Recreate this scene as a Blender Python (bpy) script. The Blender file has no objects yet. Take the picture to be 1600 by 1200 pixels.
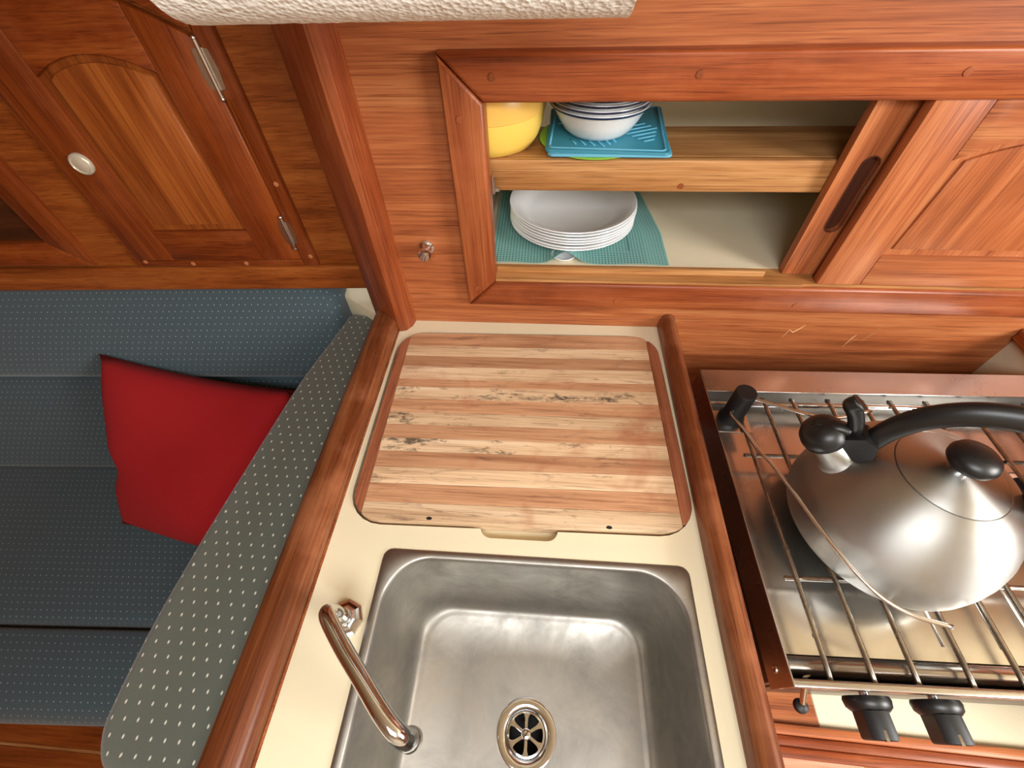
import bpy, bmesh, math, random
from mathutils import Vector, Matrix
random.seed(7)
SC = bpy.context.scene
COL = SC.collection
PI = math.pi

# ------------------------------------------------------------------ camera
R = ((0.99725538, 0.03620575, -0.06458213),
     (0.06865741, -0.7786932, 0.62363697),
     (-0.02771042, -0.62635936, -0.77904177))
cam_d = bpy.data.cameras.new('camera'); cam = bpy.data.objects.new('camera', cam_d); COL.objects.link(cam)
cam_d.sensor_width = 36.0; cam_d.lens = 669.186 / 1600 * 36; cam_d.clip_start = 0.01
cam.matrix_world = Matrix(((R[0][0], -R[0][1], -R[0][2], 0.0),
                           (R[1][0], -R[1][1], -R[1][2], 0.0),
                           (R[2][0], -R[2][1], -R[2][2], 0.55), (0, 0, 0, 1)))
SC.camera = cam

# ------------------------------------------------------------------ world, lights, exposure
w = bpy.data.worlds.new('cabin_ambient'); SC.world = w; w.use_nodes = True
w.node_tree.nodes['Background'].inputs[0].default_value = (1.0, 0.97, 0.93, 1)
w.node_tree.nodes['Background'].inputs[1].default_value = 0.60

def area(name, loc, target, sx, sy, power, col):
    d = bpy.data.lights.new(name, 'AREA'); d.shape = 'RECTANGLE'; d.size = sx; d.size_y = sy
    d.energy = power; d.color = col
    o = bpy.data.objects.new(name, d); COL.objects.link(o); o.location = loc
    o.rotation_euler = (Vector(target) - Vector(loc)).to_track_quat('-Z', 'Y').to_euler()
    return o
area('companionway_daylight', (1.75, -0.55, 0.80), (0.1, 0.30, 0.0), 0.70, 0.80, 38.0, (1.0, 0.975, 0.94))
area('overhead_hatch_daylight', (0.15, -0.55, 1.015), (0.15, -0.40, 0.0), 0.75, 0.75, 23.0, (0.95, 0.98, 1.0))

SC.view_settings.view_transform = 'Standard'; SC.view_settings.look = 'None'
SC.view_settings.exposure = 0.38; SC.view_settings.gamma = 1.0; SC.view_settings.use_curve_mapping = False
SC.cycles.use_denoising = True

# ------------------------------------------------------------------ materials
MATS = {}
def lin(r, g, b):
    f = lambda c: (c / 255 / 12.92) if c / 255 <= 0.04045 else ((c / 255 + 0.055) / 1.055) ** 2.4
    return (f(r), f(g), f(b), 1)

class NT:
    def __init__(s, name):
        s.m = bpy.data.materials.new(name); s.m.use_nodes = True; s.t = s.m.node_tree
        s.b = s.t.nodes['Principled BSDF']
    def n(s, typ, **kw):
        x = s.t.nodes.new(typ)
        for k, v in kw.items():
            if k in x.inputs.keys(): x.inputs[k].default_value = v
            else: setattr(x, k, v)
        return x
    def l(s, a, b): s.t.links.new(a, b)
    def coords(s, scale=(1, 1, 1), which='Object', rnd=0.0):
        tc = s.n('ShaderNodeTexCoord'); mp = s.n('ShaderNodeMapping'); mp.inputs['Scale'].default_value = scale
        src = tc.outputs[which]
        if rnd:
            oi = s.n('ShaderNodeObjectInfo'); mu = s.n('ShaderNodeMath', operation='MULTIPLY'); mu.inputs[1].default_value = rnd
            s.l(oi.outputs['Random'], mu.inputs[0])
            ad = s.n('ShaderNodeVectorMath', operation='ADD'); s.l(src, ad.inputs[0]); s.l(mu.outputs[0], ad.inputs[1]); src = ad.outputs[0]
        s.l(src, mp.inputs['Vector']); return mp.outputs[0]
    def noise(s, vec, scale, detail=4, rough=0.55, dist=0.0):
        x = s.n('ShaderNodeTexNoise'); x.inputs['Scale'].default_value = scale; x.inputs['Detail'].default_value = detail
        x.inputs['Roughness'].default_value = rough; x.inputs['Distortion'].default_value = dist
        s.l(vec, x.inputs['Vector']); return x.outputs['Fac']
    def ramp(s, fac, stops):
        x = s.n('ShaderNodeValToRGB'); e = x.color_ramp.elements
        while len(e) < len(stops): e.new(0.5)
        for i, (p, c) in enumerate(stops): e[i].position = p; e[i].color = c
        s.l(fac, x.inputs[0]); return x.outputs[0]
    def mix(s, fac, a, b, blend='MIX'):
        x = s.n('ShaderNodeMix', data_type='RGBA', blend_type=blend)
        for sock, v in ((x.inputs[0], fac), (x.inputs[6], a), (x.inputs[7], b)):
            if hasattr(v, 'is_linked') or hasattr(v, 'links'): s.l(v, sock)
            else: sock.default_value = v
        return x.outputs[2]
    def math(s, op, a, b=0.0):
        x = s.n('ShaderNodeMath', operation=op)
        for sock, v in ((x.inputs[0], a), (x.inputs[1], b)):
            if hasattr(v, 'links'): s.l(v, sock)
            else: sock.default_value = v
        return x.outputs[0]
    def bump(s, h, strength=0.2, dist=0.001):
        x = s.n('ShaderNodeBump'); x.inputs['Strength'].default_value = strength; x.inputs['Distance'].default_value = dist
        s.l(h, x.inputs['Height']); s.l(x.outputs[0], s.b.inputs['Normal'])

def wood(key, axis, dark, mid, light, rough=0.42, grain=1.0, rnd=3.0, coat=0.12, stain=0.0, wear=0.0, mold=0.0):
    k = key + '_' + axis
    if k in MATS: return MATS[k]
    t = NT(k)
    along, across = 1.6, 26.0
    sc = {'x': (along, across, across), 'y': (across, along, across), 'z': (across, across, along)}[axis]
    v = t.coords(sc, 'Object', rnd)
    big = t.noise(v, 1.3 * grain, 5, 0.6, 0.6)
    sc2 = tuple(a * (9 if a > 5 else 2.6) for a in sc)
    v2 = t.coords(sc2, 'Object', rnd)
    fine = t.noise(v2, 1.6, 3, 0.7)
    fac = t.math('ADD', t.math('MULTIPLY', big, 0.64), t.math('MULTIPLY', fine, 0.36))
    c = t.ramp(fac, [(0.35, dark), (0.5, mid), (0.65, light)])
    # pores: short dark flecks along the grain
    pore = t.ramp(t.noise(v2, 2.6, 2, 0.5), [(0.56, (1, 1, 1, 1)), (0.70, (0.50, 0.42, 0.38, 1))])
    c = t.mix(0.8, c, pore, 'MULTIPLY')
    oi = t.n('ShaderNodeObjectInfo')
    hv = t.n('ShaderNodeHueSaturation'); hv.inputs['Saturation'].default_value = 1.0
    t.l(t.math('ADD', t.math('MULTIPLY', oi.outputs['Random'], 0.22), 0.89), hv.inputs['Value']); t.l(c, hv.inputs['Color']); c = hv.outputs[0]
    if wear:
        wv = t.noise(t.coords((9, 9, 9)), 1.0, 4, 0.65)
        c = t.mix(t.math('MULTIPLY', t.ramp(wv, [(0.5, (0, 0, 0, 1)), (0.68, (1, 1, 1, 1))]), wear), c, tuple(min(1, x * 1.9 + .05) for x in light[:3]) + (1,))
    if stain:
        s1 = t.noise(t.coords((14, 60, 30), 'Object', rnd), 1.0, 5, 0.7, 1.0)
        m1 = t.ramp(s1, [(0.57, (0, 0, 0, 1)), (0.74, (1, 1, 1, 1))])
        c = t.mix(t.math('MULTIPLY', m1, stain), c, lin(70, 55, 45))
        if mold:
            s3 = t.noise(t.coords((60, 150, 30), 'Object', rnd), 1.0, 6, 0.75, 0.6); g3 = t.noise(t.coords((11, 40, 9), 'Object', 0.7), 1.0, 2, 0.5)
            m3 = t.ramp(t.math('MULTIPLY', s3, g3), [(0.30, (0, 0, 0, 1)), (0.40, (1, 1, 1, 1))])
            c = t.mix(t.math('MULTIPLY', m3, 0.85), c, lin(44, 38, 34))
        s2 = t.noise(t.coords((7, 9, 9), 'Object', 0.0), 1.3, 3, 0.6, 0.5)
        m2 = t.ramp(s2, [(0.57, (0, 0, 0, 1)), (0.72, (1, 1, 1, 1))])
        c = t.mix(t.math('MULTIPLY', m2, 0.55), c, lin(165, 98, 66))
    t.l(c, t.b.inputs['Base Color'])
    t.b.inputs['Roughness'].default_value = rough; t.b.inputs['Coat Weight'].default_value = coat * 0.5; t.b.inputs['Coat Roughness'].default_value = 0.25; t.b.inputs['Specular IOR Level'].default_value = 0.32
    t.bump(fine, 0.12, 0.0006)
    MATS[k] = t.m; return t.m

def teak(axis): return wood('teak_panel', axis, lin(124, 64, 34), lin(172, 98, 56), lin(196, 128, 80))
def teak_red(axis): return wood('teak_red_trim', axis, lin(104, 46, 20), lin(144, 70, 34), lin(172, 98, 54), rough=0.38, coat=0.2, wear=0.10)
def teak_left(axis): return wood('teak_varnished', axis, lin(104, 48, 16), lin(144, 74, 28), lin(170, 98, 42), rough=0.36, coat=0.2)
def teak_left_red(axis): return wood('teak_varnished_red', axis, lin(92, 38, 10), lin(126, 56, 18), lin(150, 78, 30), rough=0.36, coat=0.2, wear=0.12)
def fiddle_wood(axis): return wood('worn_fiddle', axis, lin(78, 38, 18), lin(112, 58, 29), lin(150, 92, 54), rough=0.36, coat=0.25, wear=0.22)
def shelf_wood(axis): return wood('pale_shelf', axis, lin(136, 88, 46), lin(178, 124, 72), lin(204, 154, 100), coat=0.1)
def strip_pale(axis): return wood('board_pale', axis, lin(184, 148, 112), lin(222, 190, 152), lin(236, 210, 176), rough=0.6, coat=0.0, stain=0.75)
def strip_pink(axis): return wood('board_pink', axis, lin(158, 110, 78), lin(194, 146, 108), lin(210, 168, 130), rough=0.6, coat=0.0, stain=0.55)
def strip_mold(axis): return wood('board_mold', axis, lin(176, 142, 108), lin(216, 184, 146), lin(232, 206, 172), rough=0.6, coat=0.0, stain=1.0, mold=1.0)
def strip_end(axis): return wood('board_end', axis, lin(116, 64, 40), lin(154, 92, 62), lin(178, 116, 82), rough=0.6, coat=0.0, stain=0.4)

def plain(key, col, rough=0.5, metal=0.0, bump=0.0, bscale=200, coat=0.0, var=0.0, vscale=8, trans=0.0, sheen=0.0):
    if key in MATS: return MATS[key]
    t = NT(key); c = col
    if var:
        n = t.noise(t.coords(), vscale, 4, 0.6)
        t.l(t.ramp(n, [(0.3, tuple(x * (1 - var) for x in col[:3]) + (1,)), (0.7, tuple(min(1, x * (1 + var * .6)) for x in col[:3]) + (1,))]), t.b.inputs['Base Color'])
    else: t.b.inputs['Base Color'].default_value = c
    t.b.inputs['Roughness'].default_value = rough; t.b.inputs['Metallic'].default_value = metal
    t.b.inputs['Coat Weight'].default_value = coat
    if sheen: t.b.inputs['Sheen Weight'].default_value = sheen
    if trans: t.b.inputs['Subsurface Weight'].default_value = trans; t.b.inputs['Subsurface Radius'].default_value = (0.02, 0.015, 0.006)
    if bump: t.bump(t.noise(t.coords(), bscale, 3, 0.6), bump, 0.001)
    MATS[key] = t.m; return t.m

def steel(key, col, rough, brush=(1, 1, 1), bs=0.05, var=0.25, vscale=9):
    if key in MATS: return MATS[key]
    t = NT(key)
    n = t.noise(t.coords(), vscale, 5, 0.65, 0.4)
    t.l(t.ramp(n, [(0.32, tuple(x * (1 - var) for x in col[:3]) + (1,)), (0.62, col)]), t.b.inputs['Base Color'])
    t.b.inputs['Metallic'].default_value = 1.0
    rr = t.ramp(n, [(0.3, (rough * 1.35,) * 3 + (1,)), (0.7, (rough * 0.85,) * 3 + (1,))]); t.l(rr, t.b.inputs['Roughness'])
    t.bump(t.noise(t.coords(brush), 60, 3, 0.6), bs, 0.0005)
    MATS[key] = t.m; return t.m

def dotted_fabric(key, base, base2, dot, su=0.0125, sv=0.0125, rad=0.085, stretch=1.7):
    if key in MATS: return MATS[key]
    t = NT(key)
    tc = t.n('ShaderNodeTexCoord'); sp = t.n('ShaderNodeSeparateXYZ'); t.l(tc.outputs['UV'], sp.inputs[0])
    u = t.math('DIVIDE', sp.outputs[0], su); v = t.math('DIVIDE', sp.outputs[1], sv)
    row = t.math('FLOOR', v)
    u2 = t.math('ADD', u, t.math('MULTIPLY', row, 0.5))
    fu = t.math('SUBTRACT', t.math('FRACT', u2), 0.5); fv = t.math('DIVIDE', t.math('SUBTRACT', t.math('FRACT', v), 0.5), stretch)
    d = t.math('SQRT', t.math('ADD', t.math('MULTIPLY', fu, fu), t.math('MULTIPLY', fv, fv)))
    m = t.ramp(d, [(rad * 0.7, (1, 1, 1, 1)), (rad * 1.3, (0, 0, 0, 1))])
    wv = t.noise(t.coords((1, 1, 1), 'UV'), 900, 2, 0.5)
    body = t.mix(wv, base, base2)
    t.l(t.mix(m, body, dot), t.b.inputs['Base Color'])
    t.b.inputs['Roughness'].default_value = 0.9; t.b.inputs['Sheen Weight'].default_value = 0.25
    t.bump(wv, 0.35, 0.0008)
    MATS[key] = t.m; return t.m

M_cream = plain('cream_gelcoat', lin(230, 219, 187), 0.28, var=0.05, vscale=5, coat=0.25)
M_liner = plain('liner_cream', lin(230, 218, 188), 0.6, bump=0.25, bscale=300, var=0.06)
M_sink = steel('sink_steel', (0.42, 0.40, 0.36, 1), 0.44, (1, 1, 1), 0.015, 0.3, 14)
M_stain = steel('stove_steel', (0.62, 0.60, 0.57, 1), 0.22, (2, 30, 2), 0.012, 0.12, 10)
M_kettle = steel('kettle_brushed_steel', (0.44, 0.435, 0.41, 1), 0.40, (1, 1, 40), 0.0, 0.06, 5)
_t = M_kettle.node_tree; _tg = _t.nodes.new('ShaderNodeTangent'); _tg.direction_type = 'RADIAL'; _tg.axis = 'Z'
_p = _t.nodes['Principled BSDF']; _t.links.new(_tg.outputs[0], _p.inputs['Tangent']); _p.inputs['Anisotropic'].default_value = 0.8; _p.inputs['Anisotropic Rotation'].default_value = 0.25
M_chrome = plain('chrome', (0.70, 0.72, 0.75, 1), 0.10, 1.0)
M_nickel = plain('worn_nickel', (0.72, 0.69, 0.64, 1), 0.22, 1.0)
M_rod = steel('grate_rod', (0.50, 0.46, 0.40, 1), 0.24, (1, 1, 1), 0.02, 0.55, 40)
M_black = plain('black_plastic', (0.005, 0.005, 0.0055, 1), 0.5)
M_blackr = plain('black_rubbery', (0.009, 0.0095, 0.010, 1), 0.38)
M_dark = plain('dark_cavity', (0.006, 0.005, 0.004, 1), 0.8)
M_white = plain('white_glass_ware', lin(236, 238, 238), 0.16, coat=0.4)
M_blueline = plain('navy_band', lin(34, 40, 78), 0.25)
M_yellow = plain('yellow_plastic', lin(240, 205, 96), 0.38, trans=0.2)
M_yellow2 = plain('yellow_lid_plastic', lin(236, 190, 92), 0.34, trans=0.2)
M_teal = plain('teal_silicone', lin(52, 134, 156), 0.55)
M_teal_l = plain('light_blue_silicone', lin(96, 172, 200), 0.55)
M_green = plain('lime_plastic', lin(150, 200, 60), 0.4)
M_mesh = plain('teal_mesh_pvc', lin(176, 228, 222), 0.7)
M_paper = plain('paper_towel', lin(246, 243, 234), 0.95)
def _paper():
    t = NT('embossed_paper'); t.b.inputs['Base Color'].default_value = lin(246, 243, 234); t.b.inputs['Roughness'].default_value = 0.95
    v = t.n('ShaderNodeTexVoronoi'); v.inputs['Scale'].default_value = 260; t.l(t.coords(), v.inputs['Vector'])
    h = t.math('ADD', v.outputs['Distance'], t.math('MULTIPLY', t.noise(t.coords(), 120, 4, 0.6), 1.2)); t.bump(h, 0.8, 0.0012); return t.m
M_paper = _paper()
M_red = plain('red_cloth', lin(158, 10, 18), 0.95, bump=0.35, bscale=700)
M_knobw = plain('ivory_metal', lin(214, 204, 180), 0.3, 0.3)
M_plug = wood('teak_plug', 'z', lin(116, 54, 26), lin(150, 78, 40), lin(170, 96, 54))
M_scratch = plain('scratched_bare_wood', lin(240, 196, 136), 0.7)
M_scuff = plain('worn_varnish', lin(186, 116, 72), 0.6)
M_fab_b = dotted_fabric('settee_fabric', lin(52, 68, 76), lin(70, 88, 95), lin(180, 194, 198), rad=0.05)
M_fab_g = dotted_fabric('bolster_fabric', lin(78, 82, 74), lin(104, 108, 97), lin(224, 224, 208), su=0.0165, sv=0.0145, rad=0.065, stretch=2.0)

# ------------------------------------------------------------------ mesh helpers
def thing(name, label, cat, loc=(0, 0, 0), group=None):
    o = bpy.data.objects.new(name, None); COL.objects.link(o); o.location = loc; o.empty_display_size = 0.03
    o['label'] = label; o['category'] = cat
    if group: o['group'] = group
    return o
def tag(o, label, cat, group=None):
    o['label'] = label; o['category'] = cat
    if group: o['group'] = group
    return o
def base_of(p):
    v = Vector((0, 0, 0))
    while p is not None: v += p.location; p = p.parent
    return v
def obj(name, bm, mat, parent=None, smooth=False, origin=None, kind=None, uv=False, label=None):
    """bm is in world coordinates; the object's origin goes to the parent's base (or to origin)."""
    if uv: box_uv(bm)
    bmesh.ops.recalc_face_normals(bm, faces=bm.faces[:])
    off = base_of(parent) if parent is not None else Vector(origin or (0, 0, 0))
    bmesh.ops.translate(bm, verts=bm.verts[:], vec=-off)
    me = bpy.data.meshes.new(name); bm.to_mesh(me); bm.free()
    if smooth:
        for p in me.polygons: p.use_smooth = True
        if smooth != True:
            me.set_sharp_from_angle(angle=math.radians(smooth))
    me.materials.append(mat)
    o = bpy.data.objects.new(name, me); COL.objects.link(o)
    if parent is not None: o.parent = parent
    elif origin: o.location = origin
    if kind: o['kind'] = kind
    if label: o['label'] = label
    return o
def box_uv(bm):
    uvl = bm.loops.layers.uv.verify()
    for f in bm.faces:
        n = f.normal if f.normal.length > 0 else Vector((0, 0, 1)); f.normal_update(); n = f.normal
        a = max(range(3), key=lambda i: abs(n[i]) * (1.0, 0.8, 1.15)[i])
        for l in f.loops:
            c = l.vert.co
            l[uvl].uv = {0: (c.y, c.z), 1: (c.x, c.z * 1.15), 2: (c.x, c.y)}[a]
def B(): return bmesh.new()
def xf(bm, verts, M):
    if M is not None:
        for v in verts: v.co = M @ v.co
def add_box(bm, x0, x1, y0, y1, z0, z1, bev=0.0, seg=2, M=None):
    vs = [bm.verts.new(c) for c in ((x0, y0, z0), (x1, y0, z0), (x1, y1, z0), (x0, y1, z0), (x0, y0, z1), (x1, y0, z1), (x1, y1, z1), (x0, y1, z1))]
    fs = [bm.faces.new([vs[i] for i in f]) for f in ((0, 3, 2, 1), (4, 5, 6, 7), (0, 1, 5, 4), (1, 2, 6, 5), (2, 3, 7, 6), (3, 0, 4, 7))]
    out = vs
    if bev:
        es = {e for f in fs for e in f.edges}
        r = bmesh.ops.bevel(bm, geom=list(es), offset=bev, segments=seg, affect='EDGES', profile=0.5)
        out = list({v for f in r['faces'] for v in f.verts} | {v for v in vs if v.is_valid})
    xf(bm, out, M); return bm
def box(*a, **k): return add_box(B(), *a, **k)
def add_prism(bm, poly, a0, a1, axis='y', bev=0.0, seg=2, bev_side=None, M=None):
    """poly: 2-D points in the plane normal to axis (y: x,z ; z: x,y ; x: y,z)."""
    mk = {'y': lambda p, a: (p[0], a, p[1]), 'z': lambda p, a: (p[0], p[1], a), 'x': lambda p, a: (a, p[0], p[1])}[axis]
    lo = [bm.verts.new(mk(p, a0)) for p in poly]; hi = [bm.verts.new(mk(p, a1)) for p in poly]; n = len(poly)
    f0 = bm.faces.new(lo[::-1]); f1 = bm.faces.new(hi)
    for i in range(n): bm.faces.new((lo[i], lo[(i + 1) % n], hi[(i + 1) % n], hi[i]))
    out = lo + hi
    if bev:
        es = set(f0.edges if bev_side == 0 else f1.edges if bev_side == 1 else list(f0.edges) + list(f1.edges))
        r = bmesh.ops.bevel(bm, geom=list(es), offset=bev, segments=seg, affect='EDGES', profile=0.5)
        out = list({v for f in r['faces'] for v in f.verts} | {v for v in lo + hi if v.is_valid})
    xf(bm, out, M); return bm
def prism(*a, **k): return add_prism(B(), *a, **k)
def add_lathe(bm, prof, n=40, M=None, closed=False):
    """prof: (r, z) pairs; spun round z, then M."""
    rings = []; new = []
    for r, z in prof:
        if r < 1e-6: v = bm.verts.new((0, 0, z)); rings.append([v]); new.append(v)
        else:
            ring = [bm.verts.new((r * math.cos(2 * PI * i / n), r * math.sin(2 * PI * i / n), z)) for i in range(n)]
            rings.append(ring); new += ring
    pairs = list(zip(rings, rings[1:])) + ([(rings[-1], rings[0])] if closed else [])
    for a, b in pairs:
        for i in range(n):
            j = (i + 1) % n
            if len(a) == 1 and len(b) == 1: continue
            if len(a) == 1: bm.faces.new((a[0], b[i], b[j]))
            elif len(b) == 1: bm.faces.new((a[i], b[0], a[j]))
            else: bm.faces.new((a[i], b[i], b[j], a[j]))
    xf(bm, new, M); return bm
def lathe(*a, **k): return add_lathe(B(), *a, **k)
def spline(pts, per=8):
    P = [Vector(p) for p in pts]; P = [P[0] * 2 - P[1]] + P + [P[-1] * 2 - P[-2]]; out = []
    for i in range(1, len(P) - 2):
        for k in range(per):
            t = k / per; a, b, c, d = P[i - 1], P[i], P[i + 1], P[i + 2]
            out.append(0.5 * ((2 * b) + (c - a) * t + (2 * a - 5 * b + 4 * c - d) * t * t + (3 * b - a - 3 * c + d) * t ** 3))
    out.append(P[-2]); return out
def add_tube(bm, pts, r, n=12, flat=None):
    """r: radius or function of t (0..1); flat=(a, b) scales the section."""
    P = [Vector(p) for p in pts]; rings = []; up = None
    for i, p in enumerate(P):
        t = (P[min(i + 1, len(P) - 1)] - P[max(i - 1, 0)]).normalized()
        if up is None: up = t.orthogonal().normalized() if abs(t.z) > 0.95 else Vector((0, 0, 1))
        s = t.cross(up).normalized(); u2 = s.cross(t).normalized(); up = u2
        rr = r(i / (len(P) - 1)) if callable(r) else r
        fa, fb = flat or (1, 1)
        rings.append([bm.verts.new(p + s * rr * fa * math.cos(2 * PI * k / n) + u2 * rr * fb * math.sin(2 * PI * k / n)) for k in range(n)])
    for a, b in zip(rings, rings[1:]):
        for k in range(n): bm.faces.new((a[k], a[(k + 1) % n], b[(k + 1) % n], b[k]))
    bm.faces.new(rings[0][::-1]); bm.faces.new(rings[-1]); return bm
def tube(*a, **k): return add_tube(B(), *a, **k)
def rrect(x0, x1, y0, y1, r, seg=6):
    rr = r if isinstance(r, (tuple, list)) else (r,) * 4          # order: x0y0, x1y0, x1y1, x0y1
    out = []
    for (cx, cy, a0, q) in ((x0, y0, PI, 0), (x1, y0, 1.5 * PI, 1), (x1, y1, 0, 2), (x0, y1, 0.5 * PI, 3)):
        rad = rr[q]; sx = 1 if cx == x0 else -1; sy = 1 if cy == y0 else -1
        for k in range(seg + 1):
            a = a0 + 0.5 * PI * k / seg
            out.append((cx + sx * rad + rad * math.cos(a), cy + sy * rad + rad * math.sin(a)))
    return out
def rotz(deg, about=(0, 0, 0)):
    T = Matrix.Translation(Vector(about)); return T @ Matrix.Rotation(math.radians(deg), 4, 'Z') @ T.inverted()
def struct(name, bm, mat, label=None, smooth=False, origin=None, uv=False, cat=None):
    o = obj(name, bm, mat, None, smooth, origin, 'structure', uv)
    if label: o['label'] = label
    if cat: o['category'] = cat
    return o
def apply_bool(o, cutters):
    for c in cutters:
        m = o.modifiers.new('cut', 'BOOLEAN'); m.operation = 'DIFFERENCE'; m.object = c; m.solver = 'EXACT'
    dg = bpy.context.evaluated_depsgraph_get(); dg.update()
    me = bpy.data.meshes.new_from_object(o.evaluated_get(dg)); o.modifiers.clear(); o.data = me
    for c in cutters:
        d = c.data; bpy.data.objects.remove(c); bpy.data.meshes.remove(d)

# ================================================================== SETTING
YW = 0.586
# galley wall with the locker opening cut out of it
bm = B()
OX0, OX1, OZ0, OZ1 = -0.0785, 0.800, 0.112, 0.365
add_box(bm, -0.262, OX0, YW, YW + 0.012, -0.30, 0.66)
add_box(bm, OX1, 0.825, YW, YW + 0.012, -0.30, 0.66)
add_box(bm, OX0, OX1, YW, YW + 0.012, OZ1, 0.66)
add_box(bm, OX0, OX1, YW, YW + 0.012, -0.30, OZ0 - 0.02)
struct('wall_back', bm, teak('x'), 'reddish teak veneer wall panel behind galley counter', cat='wall')
struct('wall_right', box(0.822, 0.834, -0.05, YW, -0.90, -0.004), M_liner, 'cream side panel at the right end of the stove bay', cat='wall')
struct('trim_1', box(0.812, 0.840, 0.05, YW, -0.004, 0.020, 0.003), teak_red('y'), 'dark teak cap on the cream side panel', cat='trim')
struct('wall_aft_side', box(0.8345, 2.0, YW, YW + 0.012, -0.885, 0.66), teak('x'), 'teak panelling aft of the stove bay', cat='wall')
# locker compartment shell behind the wall
bm = B()
add_box(bm, -0.10, 0.84, 0.6125, 0.865, 0.092, 0.112)      # floor
add_box(bm, -0.10, 0.84, 0.860, 0.872, 0.08, 0.46)        # back
add_box(bm, -0.112, -0.10, 0.598, 0.872, 0.08, 0.46)
add_box(bm, 0.84, 0.852, 0.598, 0.872, 0.08, 0.46)
add_box(bm, -0.112, 0.852, 0.598, 0.872, 0.455, 0.467)
struct('wall_locker', bm, M_liner, 'cream textured liner inside the sliding door locker', cat='wall')
# underside of the side deck above the galley, and the deck over the settee
struct('ceiling', box(-2.0, 2.0, 0.27, 1.0, 0.66, 0.68), M_cream, 'cream underside of the side deck', cat='ceiling')

# the rest of the cabin: headliner, far side, both ends (the companionway opens in the aft end)
struct('ceiling_headliner', box(-2.0, 2.0, -1.6, 0.27, 1.03, 1.05), M_cream, 'cream cabin headliner over the walkway', cat='ceiling')
struct('wall_cabin_side', box(-2.0, 2.0, 0.262, 0.274, 0.68, 1.03), M_cream, 'cream cabin trunk side above the side deck', cat='wall')
struct('wall_opposite', box(-2.0, 2.0, -1.62, -1.60, -0.885, 1.05), M_liner, 'cream lined far side of the cabin', cat='wall')
struct('wall_forward', box(-2.02, -2.0, -1.6, 1.0, -0.885, 1.05), teak_left('z'), 'teak bulkhead at the forward end of the cabin', cat='wall')
bm = B(); add_box(bm, 2.0, 2.02, -1.6, -0.95, -0.885, 1.05); add_box(bm, 2.0, 2.02, -0.15, 1.0, -0.885, 1.05); add_box(bm, 2.0, 2.02, -0.95, -0.15, -0.885, 0.35)
struct('wall_aft', bm, teak_left('z'), 'teak bulkhead at the aft end with companionway opening', cat='wall')

# --- the settee side is turned a little: u along the locker front, d towards the viewer, z up
LA = math.radians(2.6)
LM = Matrix.Translation((-0.30, 0.650, 0)) @ Matrix.Rotation(LA, 4, 'Z')
def L(u, v, z): return LM @ Vector((u, v, z))
bm = B(); add_box(bm, -1.5, 0.02, 0.0, 0.012, 0.03, 0.66, M=LM)
struct('wall_left', bm, teak_left('x'), 'varnished teak locker front above the blue settee', cat='wall')
bm = B(); add_box(bm, -1.5, -0.02, -0.012, 0.0, 0.031, 0.082, 0.004, 2, M=LM)
struct('trim_2', bm, teak_left('x'), 'long horizontal teak rail above the settee back cushions', cat='trim')
# bulkhead between galley and settee, and the post on its edge
struct('wall_bulkhead', box(-0.318, -0.262, -0.34, 0.66, -0.87, -0.001), teak('z'), 'low bulkhead between sink counter and settee', cat='wall')
post = [(-0.2355, 0.590), (-0.240, 0.570), (-0.249, 0.558), (-0.260, 0.555), (-0.270, 0.559), (-0.314, 0.592), (-0.322, 0.606), (-0.322, 0.680), (-0.2355, 0.680)]
struct('trim_3', prism(post, 0.0, 0.66, 'z'), teak_red('z'), 'tall rounded teak corner post left of the galley locker', smooth=35, cat='trim')
struct('trim_4', prism([(-0.410, 0.66), (-0.318, 0.60), (-0.318, 0.72), (-0.410, 0.72)], -0.12, 0.0, 'z', 0.006), M_cream, 'small cream liner corner behind the end bolster', smooth=40, cat='trim')

# cabin sole: teak planks with pale strips
struct('floor', box(-2.0, 2.0, -1.6, 1.0, -0.90, -0.885), teak_left('x'), 'varnished cabin sole with pale inlaid strips', cat='floor')
floor = bpy.data.objects['floor']
y = -0.075
for i in range(7):
    obj('plank', box(-1.9, -0.32, y - 0.046, y, -0.885, -0.872, 0.0008, 1), teak_left('x'), floor)
    if i: pass
    obj('inlay_strip', box(-1.9, -0.32, y - 0.0525, y - 0.0465, -0.885, -0.872), shelf_wood('x'), floor)
    y -= 0.053

# ================================================================== GALLEY LOCKER (sliding doors)
FY = 0.566
lk = thing('sliding_door_locker', 'teak framed galley locker with two sliding doors, left half open', 'cabinet', (0.35, 0.60, 0.06))
FX0, FX1, FZ0, FZ1 = -0.1275, 0.8195, 0.0575, 0.4135
IX0, IX1, IZ0, IZ1 = OX0, 0.785, 0.107, OZ1
def frame_piece(nm, poly, ax):
    obj(nm, prism(poly, FY, YW, 'y', 0.006, 3, 0), teak_red(ax), lk, smooth=40)
g = 0.0003
frame_piece('frame_rail', [(FX0 + g, FZ1), (IX0 + g, IZ1), (IX1 - g, IZ1), (FX1 - g, FZ1)], 'x')
frame_piece('frame_rail', [(FX0 + g, FZ0), (FX1 - g, FZ0), (IX1 - g, IZ0), (IX0 + g, IZ0)], 'x')
frame_piece('frame_stile', [(FX0, FZ0 + g), (IX0, IZ0 + g), (IX0, IZ1 - g), (FX0, FZ1 - g)], 'z')
frame_piece('frame_stile', [(FX1, FZ0 + g), (FX1, FZ1 - g), (IX1, IZ1 - g), (IX1, IZ0 + g)], 'z')
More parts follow.
